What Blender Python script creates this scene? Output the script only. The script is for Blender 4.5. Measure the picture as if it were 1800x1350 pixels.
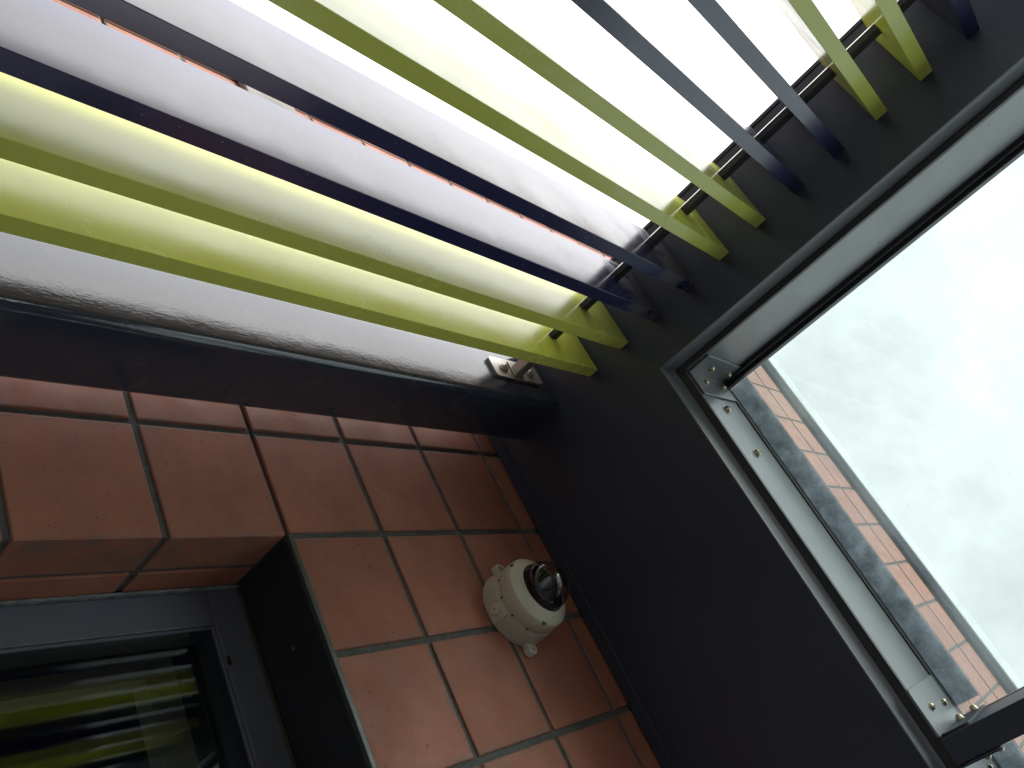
import bpy, bmesh, math, random
from mathutils import Vector, Matrix
random.seed(7)
for o in list(bpy.data.objects): bpy.data.objects.remove(o)
SC = bpy.context.scene
COL = SC.collection
S = 1.5                      # metres per unit: the soffit is one unit above the camera
ZC = 1.6                     # camera height in metres

# ------------------------------------------------------------------ camera
cd = bpy.data.cameras.new("camera"); cam = bpy.data.objects.new("camera", cd); COL.objects.link(cam)
Rwc = Matrix(((0.43290950463899264, -0.6615005790298544, 0.612377616129451),
              (-0.7727914542928903, -0.622091140079639, -0.12568206557140368),
              (0.46409344852637335, -0.41883122779657006, -0.780511161776253)))
M = Rwc.transposed().to_4x4(); M.translation = Vector((0, 0, ZC)); cam.matrix_world = M
cd.sensor_width = 36; cd.lens = 1469.67 * 36 / 1800; cd.clip_start = 0.02; cd.clip_end = 800
SC.camera = cam

# ------------------------------------------------------------------ sky, sun, exposure
SUNDIR = Vector((-0.33, -0.76, 0.47)).normalized()
world = bpy.data.worlds.new("World"); SC.world = world; world.use_nodes = True
nt = world.node_tree; N = nt.nodes; L = nt.links
for n in list(N): N.remove(n)
def wn(t, **k):
    n = N.new(t)
    for a, b in k.items(): setattr(n, a, b)
    return n
sky = wn('ShaderNodeTexSky', sky_type='NISHITA', sun_disc=False)
sky.sun_elevation = math.asin(SUNDIR.z); sky.sun_rotation = math.atan2(SUNDIR.x, SUNDIR.y)
tc = wn('ShaderNodeTexCoord')
dot = wn('ShaderNodeVectorMath', operation='DOT_PRODUCT'); dot.inputs[1].default_value = SUNDIR
nrm = wn('ShaderNodeVectorMath', operation='NORMALIZE')
L.new(tc.outputs['Generated'], nrm.inputs[0]); L.new(nrm.outputs[0], dot.inputs[0])
mx = wn('ShaderNodeMath', operation='MAXIMUM'); mx.inputs[1].default_value = 0; L.new(dot.outputs['Value'], mx.inputs[0])
pw = wn('ShaderNodeMath', operation='POWER'); pw.inputs[1].default_value = 3; L.new(mx.outputs[0], pw.inputs[0])
ns = wn('ShaderNodeTexNoise'); ns.inputs['Scale'].default_value = 2.6; ns.inputs['Detail'].default_value = 6; ns.inputs['Roughness'].default_value = .6
L.new(nrm.outputs[0], ns.inputs['Vector'])
mr = wn('ShaderNodeMapRange'); mr.inputs['From Min'].default_value = .3; mr.inputs['From Max'].default_value = .7
mr.inputs['To Min'].default_value = .75; mr.inputs['To Max'].default_value = 1.15; L.new(ns.outputs['Fac'], mr.inputs['Value'])
ad = wn('ShaderNodeMath', operation='MULTIPLY_ADD'); ad.inputs[1].default_value = 4.5; ad.inputs[2].default_value = 3.7
L.new(pw.outputs[0], ad.inputs[0])
sz = wn('ShaderNodeSeparateXYZ'); L.new(nrm.outputs[0], sz.inputs[0])
zr = wn('ShaderNodeMapRange', interpolation_type='SMOOTHSTEP'); zr.inputs['From Min'].default_value = .62; zr.inputs['From Max'].default_value = .92
zr.inputs['To Min'].default_value = 1; zr.inputs['To Max'].default_value = .88; L.new(sz.outputs['Z'], zr.inputs['Value'])
az = wn('ShaderNodeMath', operation='MULTIPLY'); L.new(ad.outputs[0], az.inputs[0]); L.new(zr.outputs[0], az.inputs[1])
ml = wn('ShaderNodeMath', operation='MULTIPLY'); L.new(az.outputs[0], ml.inputs[0]); L.new(mr.outputs[0], ml.inputs[1])
cm = wn('ShaderNodeVectorMath', operation='SCALE'); cm.inputs[0].default_value = (1.0, .985, .975); L.new(ml.outputs[0], cm.inputs['Scale'])
mixc = wn('ShaderNodeMix', data_type='RGBA'); mixc.inputs['Factor'].default_value = .93
L.new(sky.outputs[0], mixc.inputs[6]); L.new(cm.outputs[0], mixc.inputs[7])
bg = wn('ShaderNodeBackground'); bg.inputs['Strength'].default_value = .1; L.new(mixc.outputs[2], bg.inputs['Color'])
wo = wn('ShaderNodeOutputWorld'); L.new(bg.outputs[0], wo.inputs[0])
sd = bpy.data.lights.new("sun", 'SUN'); sd.energy = .5; sd.angle = math.radians(25); sd.color = (1, .96, .9)
sun = bpy.data.objects.new("sun", sd); COL.objects.link(sun)
sun.rotation_euler = SUNDIR.to_track_quat('Z', 'Y').to_euler(); sun.location = (0, 0, 12)
SC.render.engine = 'CYCLES'
SC.view_settings.view_transform = 'Standard'; SC.view_settings.look = 'None'
SC.view_settings.exposure = 2.50; SC.view_settings.gamma = 1; SC.view_settings.use_curve_mapping = False
SC.cycles.max_bounces = 10; SC.cycles.transparent_max_bounces = 24; SC.cycles.diffuse_bounces = 5
SC.cycles.use_denoising = True

# ------------------------------------------------------------------ material helpers
class Mat:
    def __init__(s, name):
        s.m = bpy.data.materials.new(name); s.m.use_nodes = True
        s.t = s.m.node_tree
        for n in list(s.t.nodes): s.t.nodes.remove(n)
        s.out = s.n('ShaderNodeOutputMaterial')
    def n(s, t, inp=None, **k):
        n = s.t.nodes.new(t)
        for a, b in k.items(): setattr(n, a, b)
        for a, b in (inp or {}).items():
            if isinstance(b, bpy.types.NodeSocket): s.t.links.new(b, n.inputs[a])
            else: n.inputs[a].default_value = b
        return n
    def l(s, a, b): s.t.links.new(a, b)
    def coords(s, rnd=True, kind='Object'):
        c = s.n('ShaderNodeTexCoord').outputs[kind]
        if not rnd: return c
        oi = s.n('ShaderNodeObjectInfo').outputs['Random']
        sc = s.n('ShaderNodeMath', {0: oi, 1: 37.0}, operation='MULTIPLY').outputs[0]
        return s.n('ShaderNodeVectorMath', {0: c, 1: sc}, operation='ADD').outputs[0]
    def noise(s, v, scale, detail=4, rough=.55, lo=None, hi=None, a=0., b=1.):
        f = s.n('ShaderNodeTexNoise', {'Vector': v, 'Scale': scale, 'Detail': detail, 'Roughness': rough}).outputs['Fac']
        if lo is None: return f
        return s.n('ShaderNodeMapRange', {'Value': f, 'From Min': lo, 'From Max': hi, 'To Min': a, 'To Max': b}).outputs[0]
    def mix(s, f, a, b):
        m = s.n('ShaderNodeMix', data_type='RGBA')
        for i, x in ((0, f), (6, a), (7, b)):
            if isinstance(x, bpy.types.NodeSocket): s.l(x, m.inputs[i])
            else: m.inputs[i].default_value = x if i == 0 else tuple(x) + ((1,) if len(x) == 3 else ())
        return m.outputs[2]
    def scale(s, c, f): 
        v = s.n('ShaderNodeVectorMath', operation='SCALE')
        if isinstance(c, bpy.types.NodeSocket): s.l(c, v.inputs[0])
        else: v.inputs[0].default_value = c
        if isinstance(f, bpy.types.NodeSocket): s.l(f, v.inputs['Scale'])
        else: v.inputs['Scale'].default_value = f
        return v.outputs[0]
    def bump(s, h, strength, dist=.001):
        return s.n('ShaderNodeBump', {'Height': h, 'Strength': strength, 'Distance': dist}).outputs[0]
    def pbr(s, color, rough=.5, metal=0., normal=None, ior=1.5, coat=0., spec=.5):
        p = s.n('ShaderNodeBsdfPrincipled')
        def st(k, x):
            if isinstance(x, bpy.types.NodeSocket): s.l(x, p.inputs[k])
            else: p.inputs[k].default_value = x
        st('Base Color', color if isinstance(color, bpy.types.NodeSocket) else tuple(color) + (1,))
        st('Roughness', rough); st('Metallic', metal); st('IOR', ior); st('Coat Weight', coat); st('Specular IOR Level', spec)
        if normal is not None: s.l(normal, p.inputs['Normal'])
        return p.outputs[0]
    def done(s, sh): s.l(sh, s.out.inputs['Surface']); return s.m

def mat_simple(name, col, rough=.5, metal=0., var=.15, vs=6., bump=.1, bs=300., ior=1.5, spec=.5, bdist=.0006):
    m = Mat(name); v = m.coords()
    c = m.scale(col, m.noise(v, vs, 5, .6, .3, .7, 1 - var, 1 + var))
    r = m.noise(v, vs * 2.3, 4, .6, .3, .7, rough * .85, rough * 1.15)
    nr = m.bump(m.noise(v, bs, 2), bump, bdist)
    return m.done(m.pbr(c, r, metal, nr, ior, 0, spec))

def mat_tile():
    m = Mat('terracotta_tile'); v = m.coords()
    oi = m.n('ShaderNodeObjectInfo').outputs['Random']
    base = m.mix(oi, (.315, .110, .062), (.365, .137, .083))
    blotch = m.noise(v, 7, 5, .65, .35, .68, .84, 1.12)
    fine = m.noise(v, 330, 3, .7, .25, .75, .86, 1.12)
    c = m.scale(m.scale(base, blotch), fine)
    grime = m.noise(v, 11, 6, .75, .60, .74, 0, .42)           # dusty grey smears
    c = m.mix(grime, c, (.16, .13, .11))
    pale = m.noise(v, 4.1, 5, .7, .63, .74, 0, .22)
    c = m.mix(pale, c, (.42, .30, .23))
    raw = m.n('ShaderNodeTexCoord').outputs['Object']
    ab = m.n('ShaderNodeVectorMath', {0: raw}, operation='ABSOLUTE').outputs[0]
    sp = m.n('ShaderNodeSeparateXYZ', {0: ab})
    mxx = m.n('ShaderNodeMath', {0: sp.outputs['X'], 1: sp.outputs['Z']}, operation='MAXIMUM').outputs[0]
    ed = m.n('ShaderNodeMapRange', {'Value': mxx, 'From Min': .083, 'From Max': .0965}).outputs[0]
    smear = m.n('ShaderNodeMath', {0: ed, 1: m.noise(v, 22, 5, .7, .42, .68, 0, .8)}, operation='MULTIPLY').outputs[0]
    c = m.mix(smear, c, (.13, .115, .10))
    pits = m.noise(v, 120, 2, .5, .72, .76, 0, .8)
    c = m.mix(pits, c, (.06, .04, .03))
    h = m.n('ShaderNodeMath', {0: m.noise(v, 420, 3, .6), 1: m.noise(v, 60, 3, .6)}, operation='ADD').outputs[0]
    return m.done(m.pbr(c, m.noise(v, 18, 4, .6, .3, .7, .52, .75), 0, m.bump(h, .35, .0009), 1.5, 0, .5))
def mat_mortar():
    m = Mat('grey_mortar'); v = m.coords(False)
    c = m.mix(m.noise(v, 90, 6, .7, .3, .7), (.075, .078, .072), (.15, .15, .135))
    c = m.mix(m.noise(v, 9, 4, .6, .5, .7, 0, .6), c, (.055, .055, .055))
    return m.done(m.pbr(c, .95, 0, m.bump(m.noise(v, 260, 5, .7), 1., .0025)))
def mat_paint(name, col, rough=.23, scuff=None, ior=1.6):
    m = Mat(name); v = m.coords()
    c = m.scale(col, m.noise(v, 5, 4, .6, .3, .7, .93, 1.07))
    smear = m.n('ShaderNodeVectorMath', {0: v, 1: (1.2, 9, .7)}, operation='MULTIPLY').outputs[0]
    c = m.mix(m.noise(smear, 6, 6, .72,   .62, .78, 0, .12), c, (.36, .38, .20))
    c = m.mix(m.noise(v, 210, 2, .5, .73, .76, 0, .55), c, (.35, .35, .33))    # specks of dust
    r = m.noise(v, 9, 5, .65, .3, .7, rough * .8, rough * 1.35)
    if scuff:
        z = m.n('ShaderNodeSeparateXYZ', {0: m.n('ShaderNodeTexCoord').outputs['Generated']}).outputs['Z']
        top = m.n('ShaderNodeMapRange', {'Value': z, 'From Min': .955, 'From Max': .972}).outputs[0]
        st = m.n('ShaderNodeVectorMath', {0: v, 1: (9, 9, 9)}, operation='MULTIPLY').outputs[0]
        w = m.noise(st, 1.6, 6, .7, .44, .47)
        f = m.n('ShaderNodeMath', {0: top, 1: w}, operation='MULTIPLY').outputs[0]
        c = m.mix(f, c, (.075, .078, .10))
        r = m.n('ShaderNodeMath', {0: r, 1: m.n('ShaderNodeMath', {0: f, 1: .25}, operation='MULTIPLY').outputs[0]}, operation='ADD').outputs[0]
    nr = m.bump(m.noise(v, 700, 2), .05, .0004)
    return m.done(m.pbr(c, r, 0, nr, ior, 0, .5))
def mat_post():
    m = Mat('gloss_charcoal_paint'); v = m.coords(False)
    st = m.n('ShaderNodeVectorMath', {0: v, 1: (1, 1, .45)}, operation='MULTIPLY').outputs[0]
    peel = m.noise(st, 260, 3, .6)
    wav = m.noise(st, 16, 2, .5)
    h = m.n('ShaderNodeMath', {0: m.n('ShaderNodeMath', {0: peel, 1: .28}, operation='MULTIPLY').outputs[0], 1: wav}, operation='ADD').outputs[0]
    c = m.mix(m.noise(v, 14, 6, .7, .55, .72, 0, .8), (.032, .041, .060), (.08, .082, .092))
    return m.done(m.pbr(c, m.noise(v, 30, 5, .7, .3, .7, .08, .17), 0, m.bump(h, .6, .0017), 1.65))
def mat_glass(name, tint, f0=.04, dirt=0., dcol=(.75, .85, .85), speck=0.):
    m = Mat(name); v = m.coords(False)
    fac = m.n('ShaderNodeLayerWeight', {'Blend': .5}).outputs['Facing']
    p5 = m.n('ShaderNodeMath', {0: fac, 1: 5.}, operation='POWER').outputs[0]
    fr = m.n('ShaderNodeMath', {0: p5, 1: 1 - f0, 2: f0}, operation='MULTIPLY_ADD').outputs[0]
    t = m.n('ShaderNodeBsdfTransparent', {'Color': tuple(tint) + (1,)}).outputs[0]
    g = m.n('ShaderNodeBsdfGlossy', {'Color': (1, 1, 1, 1), 'Roughness': .012}).outputs[0]
    if dirt:
        n1 = m.noise(v, 5.5, 6, .62, .38, .72, dirt * .25, dirt)
        if speck:
            n2 = m.noise(v, 150, 2, .5, .735, .76, 0, speck)
            n3 = m.noise(v, 3.0, 3, .5, .5, .6)
            n2 = m.n('ShaderNodeMath', {0: n2, 1: n3}, operation='MULTIPLY').outputs[0]
            n1 = m.n('ShaderNodeMath', {0: n1, 1: n2}, operation='ADD', use_clamp=True).outputs[0]
        d = m.n('ShaderNodeAddShader', {0: m.n('ShaderNodeBsdfTranslucent', {'Color': (dcol[0] * .35, dcol[1] * .35, dcol[2] * .35, 1)}).outputs[0],
                                        1: m.n('ShaderNodeBsdfDiffuse', {'Color': (dcol[0] * .3, dcol[1] * .3, dcol[2] * .3, 1)}).outputs[0]}).outputs[0]
        t = m.n('ShaderNodeMixShader', {0: n1, 1: t, 2: d}).outputs[0]
    return m.done(m.n('ShaderNodeMixShader', {0: fr, 1: t, 2: g}).outputs[0])
def mat_film():
    """grimy translucent dust film along the glass edge"""
    m = Mat('dust_film'); v = m.coords(False)
    n1 = m.noise(v, 26, 6, .7, .3, .7)
    c = m.mix(n1, (.12, .135, .155), (.33, .35, .37))
    sp = m.noise(v, 170, 3, .7, .62, .70, 0, .95)
    c = m.mix(sp, c, (.45, .5, .5))
    d = m.n('ShaderNodeAddShader', {0: m.n('ShaderNodeBsdfTranslucent', {'Color': c}).outputs[0], 1: m.n('ShaderNodeBsdfDiffuse', {'Color': c}).outputs[0]}).outputs[0]
    t = m.n('ShaderNodeBsdfTransparent', {'Color': (.8, .85, .9, 1)}).outputs[0]
    f = m.noise(v, 9, 5, .6, .25, .6, .90, 1.)
    return m.done(m.n('ShaderNodeMixShader', {0: f, 1: t, 2: d}).outputs[0])

TILE = mat_tile(); MORTAR = mat_mortar()
LIME = mat_paint('lime_gloss_paint', (.62, .68, .125), .22)
NAVY = mat_paint('navy_gloss_paint', (.024, .026, .088), .22, None, 1.85)
NAVYS = mat_paint('navy_scuffed_paint', (.024, .026, .088), .21, scuff=True, ior=1.85)
POST = mat_post()
SOFFIT = mat_simple('charcoal_panel', (.022, .027, .041), .42, var=.10, vs=3, bump=.06, bs=500)
def mat_soffit():
    m = Mat('charcoal_panel'); v = m.coords(False)
    c = m.scale((.025, .032, .050), m.noise(v, 2.2, 5, .6, .3, .7, .88, 1.12))
    st = m.n('ShaderNodeVectorMath', {0: v, 1: (3, 9, 1)}, operation='MULTIPLY').outputs[0]
    c = m.mix(m.noise(st, 7, 7, .8, .66, .80, 0, .55), c, (.075, .078, .085))
    c = m.mix(m.noise(v, 160, 2, .5, .755, .78, 0, .7), c, (.12, .12, .12))
    return m.done(m.pbr(c, m.noise(v, 6, 6, .7, .3, .7, .36, .52), 0, m.bump(m.noise(v, 500, 2), .06, .0006)))
SOFFIT = mat_soffit()
TRIM = mat_simple('charcoal_trim', (.12, .132, .142), .45, var=.08, bump=.04, ior=1.6)
CURB = mat_simple('grey_satin_metal', (.125, .137, .145), .32, metal=0, var=.04, vs=12, bump=.05, bs=800, ior=1.75)
RUBBER = mat_simple('black_rubber', (.012, .012, .014), .45, var=.2, bump=.15, bs=400)
STEEL = mat_simple('stainless_steel', (.22, .225, .23), .36, metal=.8, var=.1, bump=.1, bs=300)
ZINC = mat_simple('dull_zinc', (.10, .11, .10), .45, metal=.7, var=.25, vs=20, bump=.2, bs=200)
BRASS = mat_simple('yellowed_steel', (.42, .38, .28), .28, metal=1., var=.15, vs=60, bump=.15, bs=500)
PLATEM = mat_simple('cast_plate_metal', (.40, .38, .34), .38, metal=.6, var=.12, vs=30, bump=.2, bs=300)
RAILM = mat_simple('dark_rail_and_recess_shade', (.018, .018, .020), .5, var=.1, bump=.1)
ALU = mat_simple('raw_aluminium', (.75, .72, .66), .22, metal=.9, var=.05, bump=.05)
EDGE = mat_simple('bare_edge_highlight', (.80, .76, .68), .3, metal=.9, var=.05)
FRAME = mat_simple('slate_window_paint', (.095, .107, .130), .40, var=.1, vs=5, bump=.08, bs=500)
DARKP = mat_simple('dark_head_panel_paint', (.014, .015, .019), .45, var=.15, bump=.06)
SEAL = mat_simple('grey_sealant', (.16, .17, .165), .7, var=.5, vs=60, bump=.6, bs=120)
WINGL = mat_glass('window_glass', (.66, .70, .72), .062)
SKYGL = mat_glass('skylight_glass', (.77, .835, .83), .04, dirt=.25, speck=.5)
FILM = mat_film()
TIMBER = mat_simple('pale_timber', (.72, .66, .40), .55, var=.15, vs=12, bump=.2, bs=80)
ROOM = mat_simple('dim_room_paint', (.075, .095, .11), .9, var=.1)
BEIGE = mat_simple('beige_plastic', (.47, .44, .345), .40, var=.05, vs=9, bump=.06, bs=900)
BEIGE2 = mat_simple('beige_plastic_plug', (.58, .50, .38), .45, var=.05, vs=9, bump=.06, bs=900)
BLACK = mat_simple('black_plastic', (.012, .012, .014), .3, var=.1)
SLOT = mat_simple('dark_recess', (.008, .008, .008), .7, var=.1)
DOMEG = mat_glass('smoked_dome_plastic', (.62, .64, .65), .05)
LENS = mat_simple('lens_coating', (.01, .012, .02), .05, var=.1, bump=0, ior=1.8)
PRINT = mat_simple('dark_print', (.08, .075, .07), .5, var=.2)
COPING = mat_simple('pale_coping', (.62, .66, .66), .6, var=.08)
DARKBAND = mat_simple('blue_grey_band', (.012, .017, .030), .8, var=.5, vs=14, bump=.3, bs=80, spec=.1)
CBOX = mat_simple('weathered_beige_cover', (.17, .16, .14), .6, var=.15, vs=12)
PAVE = mat_simple('grey_paving', (.25, .26, .275), .85, var=.18, vs=.8, bump=.5, bs=60, bdist=.003)
RENDERW = mat_simple('terracotta_render', (.32, .17, .12), .7, var=.12, vs=1.2, bump=.2, bs=20)
DGLASS = mat_simple('dark_glass', (.02, .025, .03), .06, var=.05, bump=0, ior=1.5)

# ------------------------------------------------------------------ object helpers
def W(p): return Vector((p[0] * S, p[1] * S, p[2] * S + ZC))
def tag(o, label=None, cat=None, group=None, kind=None):
    if label: o['label'] = label
    if cat: o['category'] = cat
    if group: o['group'] = group
    if kind: o['kind'] = kind
    return o
def thing(name, loc, label, cat, group=None):
    o = bpy.data.objects.new(name, None); COL.objects.link(o); o.location = W(loc); o.empty_display_size = .05
    return tag(o, label, cat, group)
def link(name, me, loc, parent=None, mat=None, smooth=False):
    if mat is not None and not me.materials: me.materials.append(mat)
    if smooth:
        for p in me.polygons: p.use_smooth = True
    o = bpy.data.objects.new(name, me); COL.objects.link(o)
    o.location = loc
    if parent is not None:
        pl = Vector(parent.location); q = parent.parent
        while q is not None: pl = pl + Vector(q.location); q = q.parent
        o.parent = parent; o.location = Vector(loc) - pl
    return o
def bm_box(bm, c, d, bev=0, seg=1):
    r = bmesh.ops.create_cube(bm, size=1); vs = r['verts']
    for v in vs: v.co = Vector((v.co.x * d[0] + c[0], v.co.y * d[1] + c[1], v.co.z * d[2] + c[2]))
    if bev:
        es = list({e for v in vs for e in v.link_edges})
        bmesh.ops.bevel(bm, geom=es, offset=bev, segments=seg, affect='EDGES', profile=.5)
def to_mesh(bm, name):
    bmesh.ops.recalc_face_normals(bm, faces=bm.faces[:])
    me = bpy.data.meshes.new(name); bm.to_mesh(me); bm.free(); return me
def box(name, x0, x1, y0, y1, z0, z1, mat, parent=None, bev=.0008, seg=1):
    """box given in units, bevel in metres"""
    a, b = W((x0, y0, z0)), W((x1, y1, z1)); c = (a + b) / 2; d = b - a
    bm = bmesh.new(); bm_box(bm, (0, 0, 0), (abs(d.x), abs(d.y), abs(d.z)), bev, seg)
    return link(name, to_mesh(bm, name), c, parent, mat)
def boxes(name, lst, mat, parent=None, bev=0):
    a = W((lst[0][0], lst[0][2], lst[0][4]))
    bm = bmesh.new()
    for x0, x1, y0, y1, z0, z1 in lst:
        p, q = W((x0, y0, z0)), W((x1, y1, z1)); bm_box(bm, (p + q) / 2 - a, [abs(t) for t in (q - p)], bev)
    return link(name, to_mesh(bm, name), a, parent, mat)
AX = {'x': Vector((1, 0, 0)), 'y': Vector((0, 1, 0)), '-x': Vector((-1, 0, 0)), '-y': Vector((0, -1, 0)), '-z': Vector((0, 0, -1)), 'z': Vector((0, 0, 1))}
def lathe_mesh(name, prof, axis, seg=28):
    """prof: list of (height along axis, radius) in metres"""
    q = AX[axis].to_track_quat('Z', 'Y')
    bm = bmesh.new(); rings = []
    for h, r in prof:
        if r <= 1e-7: rings.append([bm.verts.new(q @ Vector((0, 0, h)))])
        else: rings.append([bm.verts.new(q @ Vector((r * math.cos(t * 2 * math.pi / seg), r * math.sin(t * 2 * math.pi / seg), h))) for t in range(seg)])
    for a, b in zip(rings, rings[1:]):
        for i in range(seg):
            j = (i + 1) % seg
            if len(a) == 1 and len(b) == 1: continue
            if len(a) == 1: bm.faces.new((a[0], b[i], b[j]))
            elif len(b) == 1: bm.faces.new((a[i], a[j], b[0]))
            else: bm.faces.new((a[i], a[j], b[j], b[i]))
    return to_mesh(bm, name)
def lathe(name, loc_m, prof, axis, mat, parent, seg=28, smooth=True):
    me = lathe_mesh(name, prof, axis, seg)
    o = link(name, me, loc_m, parent, mat)
    if smooth:
        me.polygons.foreach_set('use_smooth', [True] * len(me.polygons))
        me.set_sharp_from_angle(angle=math.radians(38))
    return o
_screws = {}
def screw(loc, axis, parent, r=.0070, mat=None, name='screw', tall=1.):
    """domed socket-head screw sitting on a face (loc in units, r in metres)"""
    key = (axis, r, name, tall)
    mat = mat or BRASS
    if key not in _screws:
        p = [(0, r * 1.25), (r * .12, r * 1.25), (r * .14, r)]
        p += [(r * (.14 + .75 * tall * math.sin(t)), r * math.cos(t)) for t in (.3, .6, .9, 1.15)]
        p += [(r * (.14 + .55 * tall), r * .36), (r * (.2 + .30 * tall), r * .34), (r * (.2 + .30 * tall), 0)]
        me = lathe_mesh(name, p, axis, 20); me.polygons.foreach_set('use_smooth', [True] * len(me.polygons))
        me.set_sharp_from_angle(angle=math.radians(40)); _screws[key] = me
        me.materials.append(mat)
    return link(name, _screws[key], W(loc), parent)

# ------------------------------------------------------------------ ground and surroundings
gm = bpy.data.meshes.new('ground'); g = 300.
gm.from_pydata([(-g, -g, 0), (g, -g, 0), (g, g, 0), (-g, g, 0)], [], [(0, 1, 2, 3)])
tag(link('ground', gm, (0, 0, 0), None, PAVE), kind='structure')
ZG = -ZC / S

# ------------------------------------------------------------------ tiled wall
WY = .62
PT = .1355; XJ0 = -.385; ZJ0 = .5595; JW = .0074
wall = thing('tiled_wall', (-.6, WY + .05, ZG), 'terracotta square-tiled wall with grey mortar joints rising past the dark canopy', 'wall')
TH = .012
def tile_mesh(w, d, h, seed):
    rnd = random.Random(seed)
    bm = bmesh.new(); bm_box(bm, (0, 0, 0), (w * S, d * S, h * S), .0026, 2)
    for v in bm.verts:
        v.co += Vector((rnd.uniform(-.0005, .0005), rnd.uniform(-.0002, .0002), rnd.uniform(-.0005, .0005)))
    me = to_mesh(bm, 'tile'); me.materials.append(TILE); return me
tms = [tile_mesh(PT - JW, TH, PT - JW, k) for k in range(6)]
cols = range(-9, 6); rows = range(-12, 17)
rest = []
def opening(x0, x1, z1): return x1 > XJ0 + .01 and z1 < ZJ0 + .01
rt = random.Random(3)
for ci in cols:
    for ri in rows:
        x0 = XJ0 + ci * PT; z0 = ZJ0 + ri * PT; x1 = x0 + PT; z1 = z0 + PT
        if opening(x0, x1, z1): continue
        if abs(x1 - XJ0) < .001 and z1 < ZJ0 + .01:      # corner tiles with a return
            if ri >= -4:
                me = tile_mesh(PT - JW / 2, .0575, PT - JW, 50 + ri)
                link('tile', me, W((x0 + JW / 2 + (PT - JW / 2) / 2, WY + .02875, z0 + PT / 2)), wall)
                d = .0355
                me = tile_mesh(.02, d, PT - JW, 80 + ri)
                link('tile', me, W((XJ0 - .0102, WY + .0645 + d / 2, z0 + PT / 2)), wall)
            else:
                rest.append((x0 + JW / 2, x1, WY, WY + .0575, z0 + JW / 2, z1 - JW / 2))
                rest.append((x1 - .02, x1, WY + .0645, WY + .10, z0 + JW / 2, z1 - JW / 2))
            continue
        show = (-3 <= ri <= 3) or (x1 < -1.1 and -4 <= ri <= 13) or ri >= 14
        if show:
            o = link('tile', tms[rt.randrange(6)], W((x0 + PT / 2, WY + TH / 2 + rt.uniform(-.0004, .0004), z0 + PT / 2)), wall)
            o.rotation_euler = (rt.uniform(-.004, .004), rt.choice((0, math.pi / 2, math.pi, -math.pi / 2)) + rt.uniform(-.003, .003), rt.uniform(-.004, .004))
        else:
            rest.append((x0 + JW / 2, x1 - JW / 2, WY, WY + TH, z0 + JW / 2, z1 - JW / 2))
o = boxes('tile_field', rest, TILE, wall, .0012); o['kind'] = 'stuff'
XL = XJ0 - 9 * PT; XR = XJ0 + 6 * PT; ZT = ZJ0 + 17 * PT
MR = .0030   # mortar recess
boxes('mortar_bed', [(XL, XJ0 - MR, WY + MR, WY + .10, ZG, ZJ0), (XL, XR, WY + MR, WY + .10, ZJ0 + .004, ZT),
                     (XL, XJ0 - .02, WY + .10, WY + .2, ZG, ZT), (XJ0 - .02, XR, WY + .10, WY + .2, ZJ0 + .04, ZT)], MORTAR, wall)
box('dark_band', XL - .01, XR + .01, WY - .012, WY + .2, ZT + .004, ZT + .082, DARKBAND, wall, .008, 3)  # dark blue-grey strip across the wall top, below the coping
box('coping', XL - .03, XR + .03, WY - .017, WY + .23, ZT + .084, ZT + .19, COPING, wall, .004)

cb = thing('cover_box', (-1.34, WY, .86), 'small beige weathered cover screwed to the tiled wall beyond the navy fins', 'cover box')
box('cover', -1.375, -1.28, WY - .014, WY - .0005, .803, .912, CBOX, cb, .003)
for z in (.84, .885): screw((-1.345, WY - .0145, z), '-y', cb, .0035, BRASS)

# ------------------------------------------------------------------ window in the wall
win = thing('window', (XJ0, .722, -.5), 'dark slate-framed window recessed in the terracotta tiled wall, glass mirroring the fins', 'window')
XW = .45; ZB = -.95
head = box('head_panel', XJ0 + .001, XW, WY + .006, .7215, ZJ0 + .0005, ZJ0 + .0045, DARKP, win, .0005)
screw((-.2825, .668, ZJ0 - .0003), '-z', head, .0035, ZINC, 'rivet', .5)
box('steel_edge', XJ0 + .0005, XW, WY - .002, WY + .0045, ZJ0 - .0015, ZJ0 + .0045, ZINC, win, .0012, 2)
fr = box('frame_jamb', XJ0 + .0035, -.343, .722, .765, ZB, .5195, FRAME, win, .0012, 2)
box('frame_head', XJ0 + .0035, XW, .722, .765, .5200, ZJ0 + .004, FRAME, win, .0012, 2)
box('glazing_bead', -.3428, -.3398, .7245, .7275, ZB, .5165, FRAME, win, .0006)
box('glazing_bead', -.3428, XW, .7245, .7275, .5168, .5198, FRAME, win, .0006)
box('sealant', XJ0 + .0002, XJ0 + .0033, .7165, .7235, ZB, ZJ0 - .001, SEAL, win, .0012, 2)
box('head_seal', XJ0 + .004, XW, .7185, .7219, ZJ0 - .0022, ZJ0 + .0002, mat_simple('brown_seal', (.045, .035, .02), .6), win, .0005)
box('glass_pane', -.345, XW, .728, .733, ZB, .521, WINGL, win, 0)
box('lining_post', -.428, -.404, .985, 1.02, -.6, .632, TIMBER, win, .001)
box('lining_head', -.4035, .4, .985, 1.02, .590, .632, TIMBER, win, .001)
boxes('vent_clip', [(-.306, -.297, .7200, .7219, .5206, .5240)], BLACK, win)
# dim room behind the glass
rm = bmesh.new(); a = W((-.9, .83, -1.0)); b = W((.8, 2.6, 1.0))
bm_box(rm, (0, 0, 0), (b - a)[:]);
for f in list(rm.faces):
    if f.normal.y < -.9: rm.faces.remove(f)
tag(link('room_interior', to_mesh(rm, 'room_interior'), (a + b) / 2, None, ROOM), kind='structure')

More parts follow.
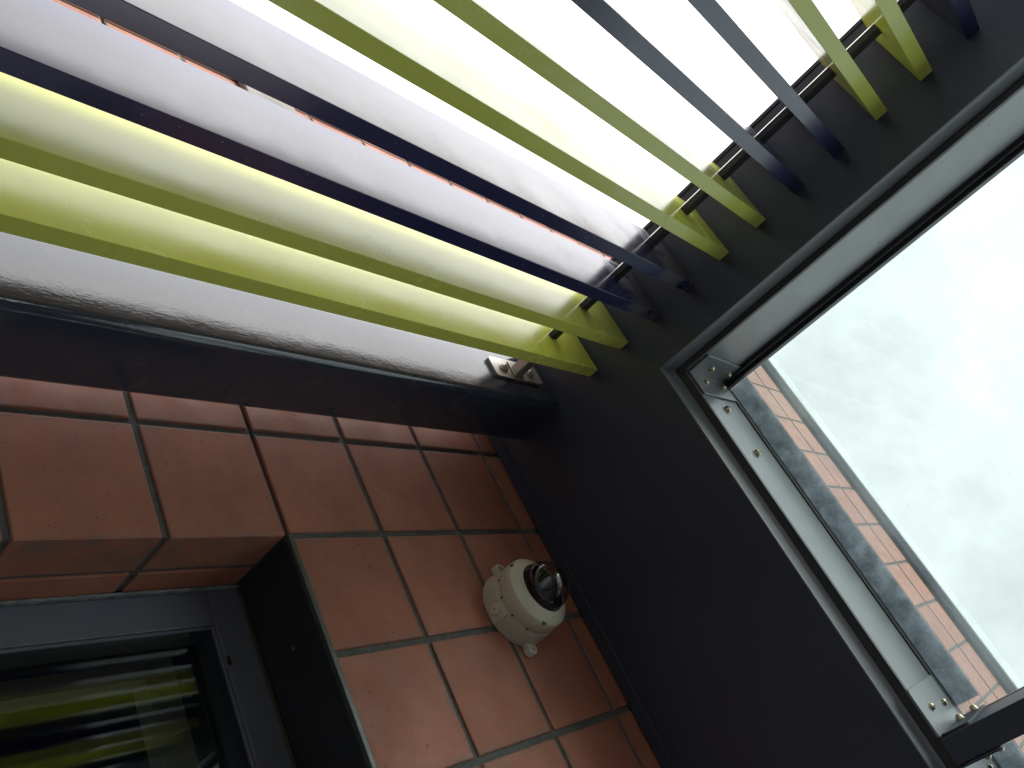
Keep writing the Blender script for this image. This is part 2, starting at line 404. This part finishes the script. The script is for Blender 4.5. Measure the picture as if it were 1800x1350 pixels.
# ------------------------------------------------------------------ canopy (soffit slab with an opening)
OX0, OX1, OY0, OY1 = -.452, .62, -.75, .326
CX0, CX1, CY0, CY1 = -.627, 1.15, -1.25, WY - .0025
can = thing('canopy', (.1, 0, 1.), 'flat charcoal canopy soffit over the entrance with a skylight cut in it', 'canopy')
bm = bmesh.new(); xs = [CX0, OX0, OX1, CX1]; ys = [CY0, OY0, OY1, CY1]; o0 = W((.1, 0, 1.))
Z0, Z1 = 1.0, 1.075
V = {(i, j, k): bm.verts.new(W((xs[i], ys[j], (Z0, Z1)[k])) - o0) for i in range(4) for j in range(4) for k in range(2)}
for i in range(3):
    for j in range(3):
        if i == 1 and j == 1: continue
        for k in range(2): bm.faces.new([V[i, j, k], V[i + 1, j, k], V[i + 1, j + 1, k], V[i, j + 1, k]])
def wallq(a, b): bm.faces.new([V[a[0], a[1], 0], V[b[0], b[1], 0], V[b[0], b[1], 1], V[a[0], a[1], 1]])
for i in range(3): wallq((i, 0), (i + 1, 0)); wallq((i, 3), (i + 1, 3)); wallq((0, i), (0, i + 1)); wallq((3, i), (3, i + 1))
for a, b in (((1, 1), (2, 1)), ((1, 2), (2, 2)), ((1, 1), (1, 2)), ((2, 1), (2, 2))): wallq(a, b)
link('soffit_panel', to_mesh(bm, 'soffit_panel'), o0, can, SOFFIT)
box('edge_fascia', CX0 - .006, CX0 - .0005, CY0, CY1, .998, 1.08, SOFFIT, can, .001)

box('wall_trim', CX0 + .01, CX1, .6000, .6165, .9982, .9996, SOFFIT, can, .0006)
# ------------------------------------------------------------------ skylight
skl = thing('skylight', (.08, -.2, 1.03), 'rectangular skylight in the charcoal soffit with dusty glass and steel corner brackets', 'skylight')
def sweep(name, prof, mat, parent):
    """profile of (inset, z) swept round the opening with mitred corners"""
    bm = bmesh.new(); loops = []
    c0 = W((.08, -.2, 1.03))
    for dx, dy, z in prof:
        loops.append([bm.verts.new(W(p) - c0) for p in ((OX0 + dx, OY0 + dy, z), (OX1 - dx, OY0 + dy, z), (OX1 - dx, OY1 - dy, z), (OX0 + dx, OY1 - dy, z))])
    for a, b in zip(loops, loops[1:]):
        for i in range(4): bm.faces.new((a[i], a[(i + 1) % 4], b[(i + 1) % 4], b[i]))
    me = to_mesh(bm, name); o = link(name, me, c0, parent, mat)
    me.polygons.foreach_set('use_smooth', [True] * len(me.polygons)); me.set_sharp_from_angle(angle=math.radians(35)); return o
pr = [(-.0015, -.0015, 1.002), (-.0015, -.0015, .9988), (.0004, .0004, .9984), (.0008, .0008, 1.001), (.0010, .0012, 1.0085)]
for t in range(1, 6):
    a = t / 7 * math.pi / 2
    pr.append((.0010 + .0075 * (1 - math.cos(a)), .0012 + .011 * (1 - math.cos(a)), 1.0085 + .0145 * math.sin(a)))
last = pr[-1]
sweep('cove_trim', pr, TRIM, skl)
sweep('recess_shade', [(last[0], last[1], last[2]), (last[0] + .0008, last[1] + .001, 1.0232), (.0136, .0182, 1.0236), (.0136, .0182, 1.03)], RAILM, skl)  # flat part of the trim coloured dark to hold the recess shade
FX, FY = -.4387, .3085; FZ0, FZ1 = 1.0245, 1.141
box('curb_side', FX - .012, FX, OY0 + .02, FY + .010, FZ0, FZ1, CURB, skl, .0006)
box('curb_side', FX + .0005, OX1 - .014, FY, FY + .012, FZ0, FZ1, CURB, skl, .0006)
box('curb_side', OX1 - .0135, OX1 - .002, OY0 + .02, FY + .010, FZ0, FZ1, CURB, skl, .0006)
box('curb_side', FX + .0005, OX1 - .014, OY0 + .008, OY0 + .0195, FZ0, FZ1, CURB, skl, .0006)
# rubber gaskets and glazing seats
box('gasket', FX - .01, FX + .0060, OY0 + .02, FY + .008, 1.1415, 1.1485, RUBBER, skl, .0006)
box('gasket', FX - .01, -.4270, OY0 + .02, FY + .008, 1.1500, 1.1590, RUBBER, skl, .0010)
box('glazing_rebate', FX - .01, -.4275, OY0 + .02, FY + .008, 1.1595, 1.1640, TRIM, skl, .0005)
box('gasket', FX + .0065, OX1 - .014, FY - .0020, FY + .008, 1.1415, 1.1480, RUBBER, skl, .0006)
box('gasket', -.4265, OX1 - .014, FY - .0004, FY + .008, 1.1500, 1.1640, RUBBER, skl, .0010)
# glazing bar between the two panes
BX0, BX1 = .077, .1055
bar = box('glazing_bar', BX0, BX1, OY0 + .02, FY - .0005, 1.021, 1.132, SOFFIT, skl, .0012, 2)
for x0, x1 in ((BX0 - .0012, BX0 + .006), (BX1 - .006, BX1 + .0012)):
    box('glazing_strip', x0, x1, OY0 + .02, FY - .035, 1.1325, 1.1400, ALU, skl, .0005)
    box('gasket', x0 + (.002 if x0 < .08 else 0), x1 - (.002 if x0 > .08 else 0), OY0 + .02, FY - .035, 1.1405, 1.1640, RUBBER, skl, .0005)
for x0, x1 in ((FX + .002, .0905), (.0915, OX1 - .01)):
    box('glass_pane', x0, x1, OY0 + .012, FY + .013, 1.1645, 1.1705, SKYGL, skl, 0)
FT = .2812
box('dust_film', -.430, BX0 - .012, FT, FY + .012, 1.1716, 1.1730, FILM, skl, 0)
box('dust_film', BX1 + .016, OX1 - .03, FT, FY + .012, 1.1716, 1.1730, FILM, skl, 0)
# folded corner bracket
cbk = bmesh.new(); c0 = W((FX, FY, 1.1))
def plate(bm, x0, x1, y0, y1, z0, z1, bev=.0006):
    p, q = W((x0, y0, z0)), W((x1, y1, z1)); bm_box(bm, (p + q) / 2 - c0, [abs(t) for t in (q - p)], bev)
plate(cbk, FX + .0004, FX + .0030, .2715, FY - .0006, 1.0330, 1.150)
plate(cbk, FX + .0031, -.3985, FY - .0032, FY - .0006, 1.0330, 1.140)
p = [W((FX + .0030, FY - .0058, z)) - c0 for z in (1.0335, 1.1395)]
crn = link('corner_bracket', to_mesh(cbk, 'corner_bracket'), c0, skl, STEEL)
for y, z in ((.2905, 1.0750), (.2915, 1.1340)): screw((FX + .0030, y, z), 'x', crn, .0066)
for x, z in ((-.4225, 1.0670), (-.4215, 1.1230)): screw((x, FY - .0033, z), '-y', crn, .0058)
for x, z in ((-.3780, 1.0830), (-.3036, 1.0790), (-.15 + .0, 1.3)):
    if z < 1.2: screw((x, FY - .0002, z), '-y', skl, .0085, BRASS, 'bolt', 1.2)
# tee bracket where the bar meets the curb
def rplate(name, pts, y, th, mat, parent, plane='y'):
    bm = bmesh.new(); c0 = W((pts[0][0], y, pts[0][1])) if plane == 'y' else W((y, pts[0][0], pts[0][1]))
    def P(a, b, t): return (W((a, t, b)) if plane == 'y' else W((t, a, b))) - c0
    f = [bm.verts.new(P(a, b, y)) for a, b in pts]; k = [bm.verts.new(P(a, b, y + th)) for a, b in pts]
    bm.faces.new(f); bm.faces.new(k[::-1])
    for i in range(len(pts)): j = (i + 1) % len(pts); bm.faces.new((f[i], k[i], k[j], f[j]))
    return link(name, to_mesh(bm, name), c0, parent, mat)
def rounded(x0, x1, z0, z1, r, corners=(1, 1, 1, 1)):
    pts = []
    for (cx, cz, a0), c in zip(((x0 + r, z0 + r, 180), (x1 - r, z0 + r, 270), (x1 - r, z1 - r, 0), (x0 + r, z1 - r, 90)), corners):
        if c: pts += [(cx + r * math.cos(math.radians(a0 + t)), cz + r * math.sin(math.radians(a0 + t))) for t in (0, 22, 45, 68, 90)]
        else: pts.append((x0 if a0 in (180, 90) else x1, z0 if a0 in (180, 270) else z1))
    return pts
tb = rplate('bar_bracket', rounded(.0215, BX0 - .0005, 1.0205, 1.136, .006, (1, 1, 0, 0)), FY - .0033, .0028, CURB, skl)
for x, z in ((.0479, 1.0600), (.0520, 1.1120)): screw((x, FY - .0034, z), '-y', tb, .0066)
tb2 = rplate('bar_bracket', rounded(BX1 + .0005, .161, 1.0205, 1.136, .006, (1, 1, 0, 0)), FY - .0033, .0028, CURB, skl)
for x, z in ((.134, 1.0600), (.130, 1.1120)): screw((x, FY - .0034, z), '-y', tb2, .0066)
sd1 = rplate('bar_bracket', rounded(.2730, FY - .0036, 1.0265, 1.1375, .005), BX0 - .0032, .0028, SOFFIT, skl, 'x')
sd2 = rplate('bar_bracket', rounded(.2580, FY - .0036, 1.0180, 1.1300, .005), BX1 + .0004, .0028, SOFFIT, skl, 'x')
for y, z in ((.2960, 1.095), (.2830, 1.120)): screw((BX0 - .0033, y, z), '-x', sd1, .0070, BRASS, 'bolt', 1.7)
for y, z in ((.2830, 1.050), (.2700, 1.062)): screw((BX1 + .0033, y, z), 'x', sd2, .0070, BRASS, 'bolt', 1.7)

# ------------------------------------------------------------------ steel post
post = thing('steel_post', (-.555, .529, ZG), 'glossy charcoal square steel post between the tiled wall and the first lime fin', 'post')
box('shaft', -.600, -.5105, .484, .5735, ZG, 1.020, POST, post, .0150, 8)
box('weld_ridge', -.5165, -.5160, .4838, .4846, .545, .5452, POST, post, 0)
for me in [c.data for c in post.children]:
    me.polygons.foreach_set('use_smooth', [True] * len(me.polygons)); me.set_sharp_from_angle(angle=math.radians(30))

# ------------------------------------------------------------------ rail through the fins with its mounting plate
rail = thing('fin_rail', (-.5585, .3, .922), 'slim dark rail threaded through all the fins just under the soffit', 'rail')
box('bar', -.5625, -.5550, -.60, .470, .9155, .9290, RAILM, rail, .0010)
eb = bmesh.new(); e0 = W((-.5645, .3, .9165)); ring = []
for y in (-.60, .404): ring.append([eb.verts.new(W((x, y, z)) - e0) for x, z in ((-.5650, .9172), (-.5628, .9150), (-.5628, .9172))])
eb.faces.new(ring[0]); eb.faces.new(ring[1][::-1])
for i in range(3): eb.faces.new((ring[0][i], ring[1][i], ring[1][(i + 1) % 3], ring[0][(i + 1) % 3]))
link('bright_edge', to_mesh(eb, 'bright_edge'), e0, rail, EDGE)  # bare metal strip, sloped to carry the bright highlight along the rail
mp = rplate('mounting_plate', rounded(-.5790, -.5440, .8720, .9790, .006), .4797, .0040, PLATEM, rail)
lug = box('lug', -.5655, -.5500, .436, .4792, .9140, .9310, PLATEM, rail, .003, 2)
for z in (.8950, .9540): screw((-.5600, .4796, z), '-y', mp, .0108, PLATEM, 'screw', 1.)
box('weld_strip', -.575, -.5480, .4770, .4795, .9110, .9340, PLATEM, rail, .002, 2)

# ------------------------------------------------------------------ vertical fins
def fin(k, mat, label, group):
    y0 = .404 - .0606 * k
    return tag(box('fin', -.6015, -.5140, y0, y0 + .0162, ZG + .07, .9990, mat, None, .0008, 2), label, 'fin', group)
GR = 'vertical blade fins of the screen beside the post'
order = [(LIME, 'lime-green vertical fin nearest the glossy steel post'),
         (LIME, 'second lime-green fin from the post, just before the scuffed navy pair'),
         (NAVYS, 'navy fin with a scuffed grey end, next to the lime pair by the post'),
         (NAVYS, 'navy fin with blue paint smears at its end, outer one of the scuffed pair'),
         (LIME, 'lime-green fin directly beyond the scuffed navy pair'),
         (LIME, 'lime-green fin between its lime twin and the clean navy pair'),
         (NAVY, 'clean navy fin showing a thin pale side, first after the middle lime pair'),
         (NAVY, 'clean navy fin seen almost exactly edge on, before the outer lime pair'),
         (LIME, 'short-looking lime-green fin right after the clean navy pair'),
         (LIME, 'outermost lime-green fin near the top right of the photo'),
         (NAVY, 'faint navy fin lost in the dark at the top right corner'),
         (NAVY, None), (LIME, None), (LIME, None)]
for k, (m, lb) in enumerate(order):
    if lb is None: continue
    fin(k, m, lb, GR)

# ------------------------------------------------------------------ dome camera on the tiled wall
DX, DZ = -.268, .860
dc = thing('dome_camera', (DX, WY, DZ), 'beige dome security camera screwed to the terracotta tiles under the soffit', 'security camera')
B0 = W((DX, WY - .0006, DZ))
R1 = .050 * S
lathe('base', B0, [(0, 0), (0, R1 * .99), (.002, R1), (.040, R1 * .975), (.041, R1 * .93), (.0425, R1 * .925), (.0425, R1 * .5)], '-y', BEIGE, dc, 56)
hz = lathe('housing', B0, [(.0428, R1 * .6), (.0428, R1 * .945), (.044, R1 * .955), (.0700, R1 * .935), (.0722, R1 * .915), (.0735, R1 * .895),
                          (.0850, R1 * .685), (.0856, R1 * .665), (.0845, R1 * .650), (.070, R1 * .645), (.070, 0)], '-y', BEIGE, dc, 56)
# black inner collar, lens and smoked dome
lathe('inner_collar', B0, [(.0702, 0), (.0702, R1 * .637), (.0866, R1 * .640), (.0866, R1 * .620), (.076, R1 * .56), (.076, 0)], '-y', BLACK, dc, 48)
RD = R1 * .63; cz = .0885
ph = [(cz + RD * .98 * math.sin(t), RD * math.cos(t)) for t in [i * math.pi / 2 / 14 for i in range(14)]] + [(cz + RD * .98, 0)]
phi = [(cz + (RD - .0015) * .98 * math.sin(t), (RD - .0015) * math.cos(t)) for t in [i * math.pi / 2 / 14 for i in range(14)]] + [(cz + (RD - .0015) * .98, 0)]
lathe('dome_cover', B0, ph, '-y', DOMEG, dc, 48)
q = Matrix.Rotation(math.radians(-35), 3, 'X')
bmL = bmesh.new()
def rot_lathe(name, prof, direction, mat, parent, loc, seg=32):
    me = lathe_mesh(name, prof, 'z', seg)
    qq = Vector(direction).normalized().to_track_quat('Z', 'Y'); me.transform(qq.to_matrix().to_4x4())
    o = link(name, me, loc, parent, mat); me.polygons.foreach_set('use_smooth', [True] * len(me.polygons)); me.set_sharp_from_angle(angle=math.radians(35)); return o
bmL.free()
cc = B0 + Vector((0, -.088, 0)); ld = (-.05, -.75, -.62)
cb2 = rot_lathe('camera_ball', [(-.024, 0), (-.022, .011), (-.015, .020), (0, .025), (.011, .023), (.016, .018), (.017, .0)], ld, BLACK, dc, cc)
rot_lathe('lens', [(.0181, .0165), (.0260, .0155), (.0265, .0135), (.0235, .012), (.0250, .006), (.0255, 0)], ld, LENS, cb2, cc)
# two mounting ears, cable plug, housing screws, notches, printed mark
for sx, dz in ((-1, .004), (1, -.008)):
    ex = DX + sx * .0545; ez = DZ + dz
    e = lathe('ear', W((ex, WY - .0006, ez)), [(0, 0), (0, .0125), (.012, .0120), (.0135, .0108), (.0135, .0062), (.007, .0058), (.007, 0)], '-y', BEIGE, dc, 24)
    box('ear_web', min(ex, DX + sx * .046), max(ex, DX + sx * .046), WY - .0082, WY - .0008, ez - .0076, ez + .0076, BEIGE, e, .0015, 2)
pl = box('conduit_boss', DX - .0150, DX + .0155, WY - .0265, WY - .0012, DZ - .0505, DZ - .030, BEIGE, dc, .003, 3)
lathe('plug', W((DX + .0005, WY - .0150, DZ - .0505)), [(0, .0108), (.0022, .0105), (.003, .0095), (.003, .0016), (.0005, .0014), (.0005, 0)], '-z', BEIGE2, pl, 32)
hole = lathe('plug_hole', W((DX + .0005, WY - .0150, DZ - .0505)), [(.0012, 0), (.0031, .0015), (.0032, 0)], '-z', SLOT, pl, 12)
for ang in (215, 335, 95):
    a = math.radians(ang); rr = R1 * .885
    lathe('screw', B0 + Vector((rr * math.cos(a), -.0690, rr * math.sin(a))), [(0, .0055), (.004, .005), (.0048, .0042), (.0048, .0018), (.003, .0016), (.003, 0)], '-y', ZINC, dc, 18)
for ang in (205, 232, 262, 292, 322):
    a = math.radians(ang); bmN = bmesh.new(); bm_box(bmN, (0, 0, 0), (.0032, .0035, .0022), 0)
    me = to_mesh(bmN, 'notch'); me.transform(Matrix.Rotation(-a, 4, 'Y').inverted())
    me.transform(Matrix.Identity(4))
    link('notch', me, B0 + Vector((R1 * .958 * math.cos(a), -.0425, R1 * .958 * math.sin(a))), dc, SLOT)
for k in range(9):
    a = math.radians(232 + k * 2.1)
    bmN = bmesh.new(); bm_box(bmN, (0, 0, 0), (.0003, .0030 if k % 3 else .0038, .0013), 0)
    me = to_mesh(bmN, 'printed_mark'); me.transform(Matrix.Rotation(-(a), 4, 'Y'))
    link('printed_mark', me, B0 + Vector((R1 * .9415 * math.cos(a), -.0575, R1 * .9415 * math.sin(a))), hz, PRINT)

SHADEWALL = mat_simple('shade_wall_grey', (.27, .28, .30), .7, var=.1, vs=3)
pw = thing('side_shade_wall', (1.1, -.3, ZG), 'unseen grey side wall added opposite the fins to darken the porch', 'wall')
box('wall_face', 1.05, 1.14, CY0, WY + .05, ZG, .998, SHADEWALL, pw, .003)  # unseen wall added to keep light from this side out
pf = thing('front_shade_wall', (.5, -1.2, ZG), 'unseen grey front wall added behind the viewer to darken the porch', 'wall')
box('wall_face', -.25, 1.045, CY0, CY0 + .08, ZG, .998, SHADEWALL, pf, .003)  # out-of-view wall added to cut the light on the tiles
# ------------------------------------------------------------------ building across the court (what the glossy fins look out at)
opp = thing('opposite_building', (-9, -14, ZG), 'low terracotta building across the court behind the viewer', 'building')
box('wall', -22, 6, -16, -14, ZG, 4.2, RENDERW, opp, .01)
for i in range(9):
    x = -20.5 + i * 2.8
    for z in (-.2, 2.0):
        w = box('window', x, x + 1.3, -13.99, -13.96, z, z + 1.2, DGLASS, opp, .005)
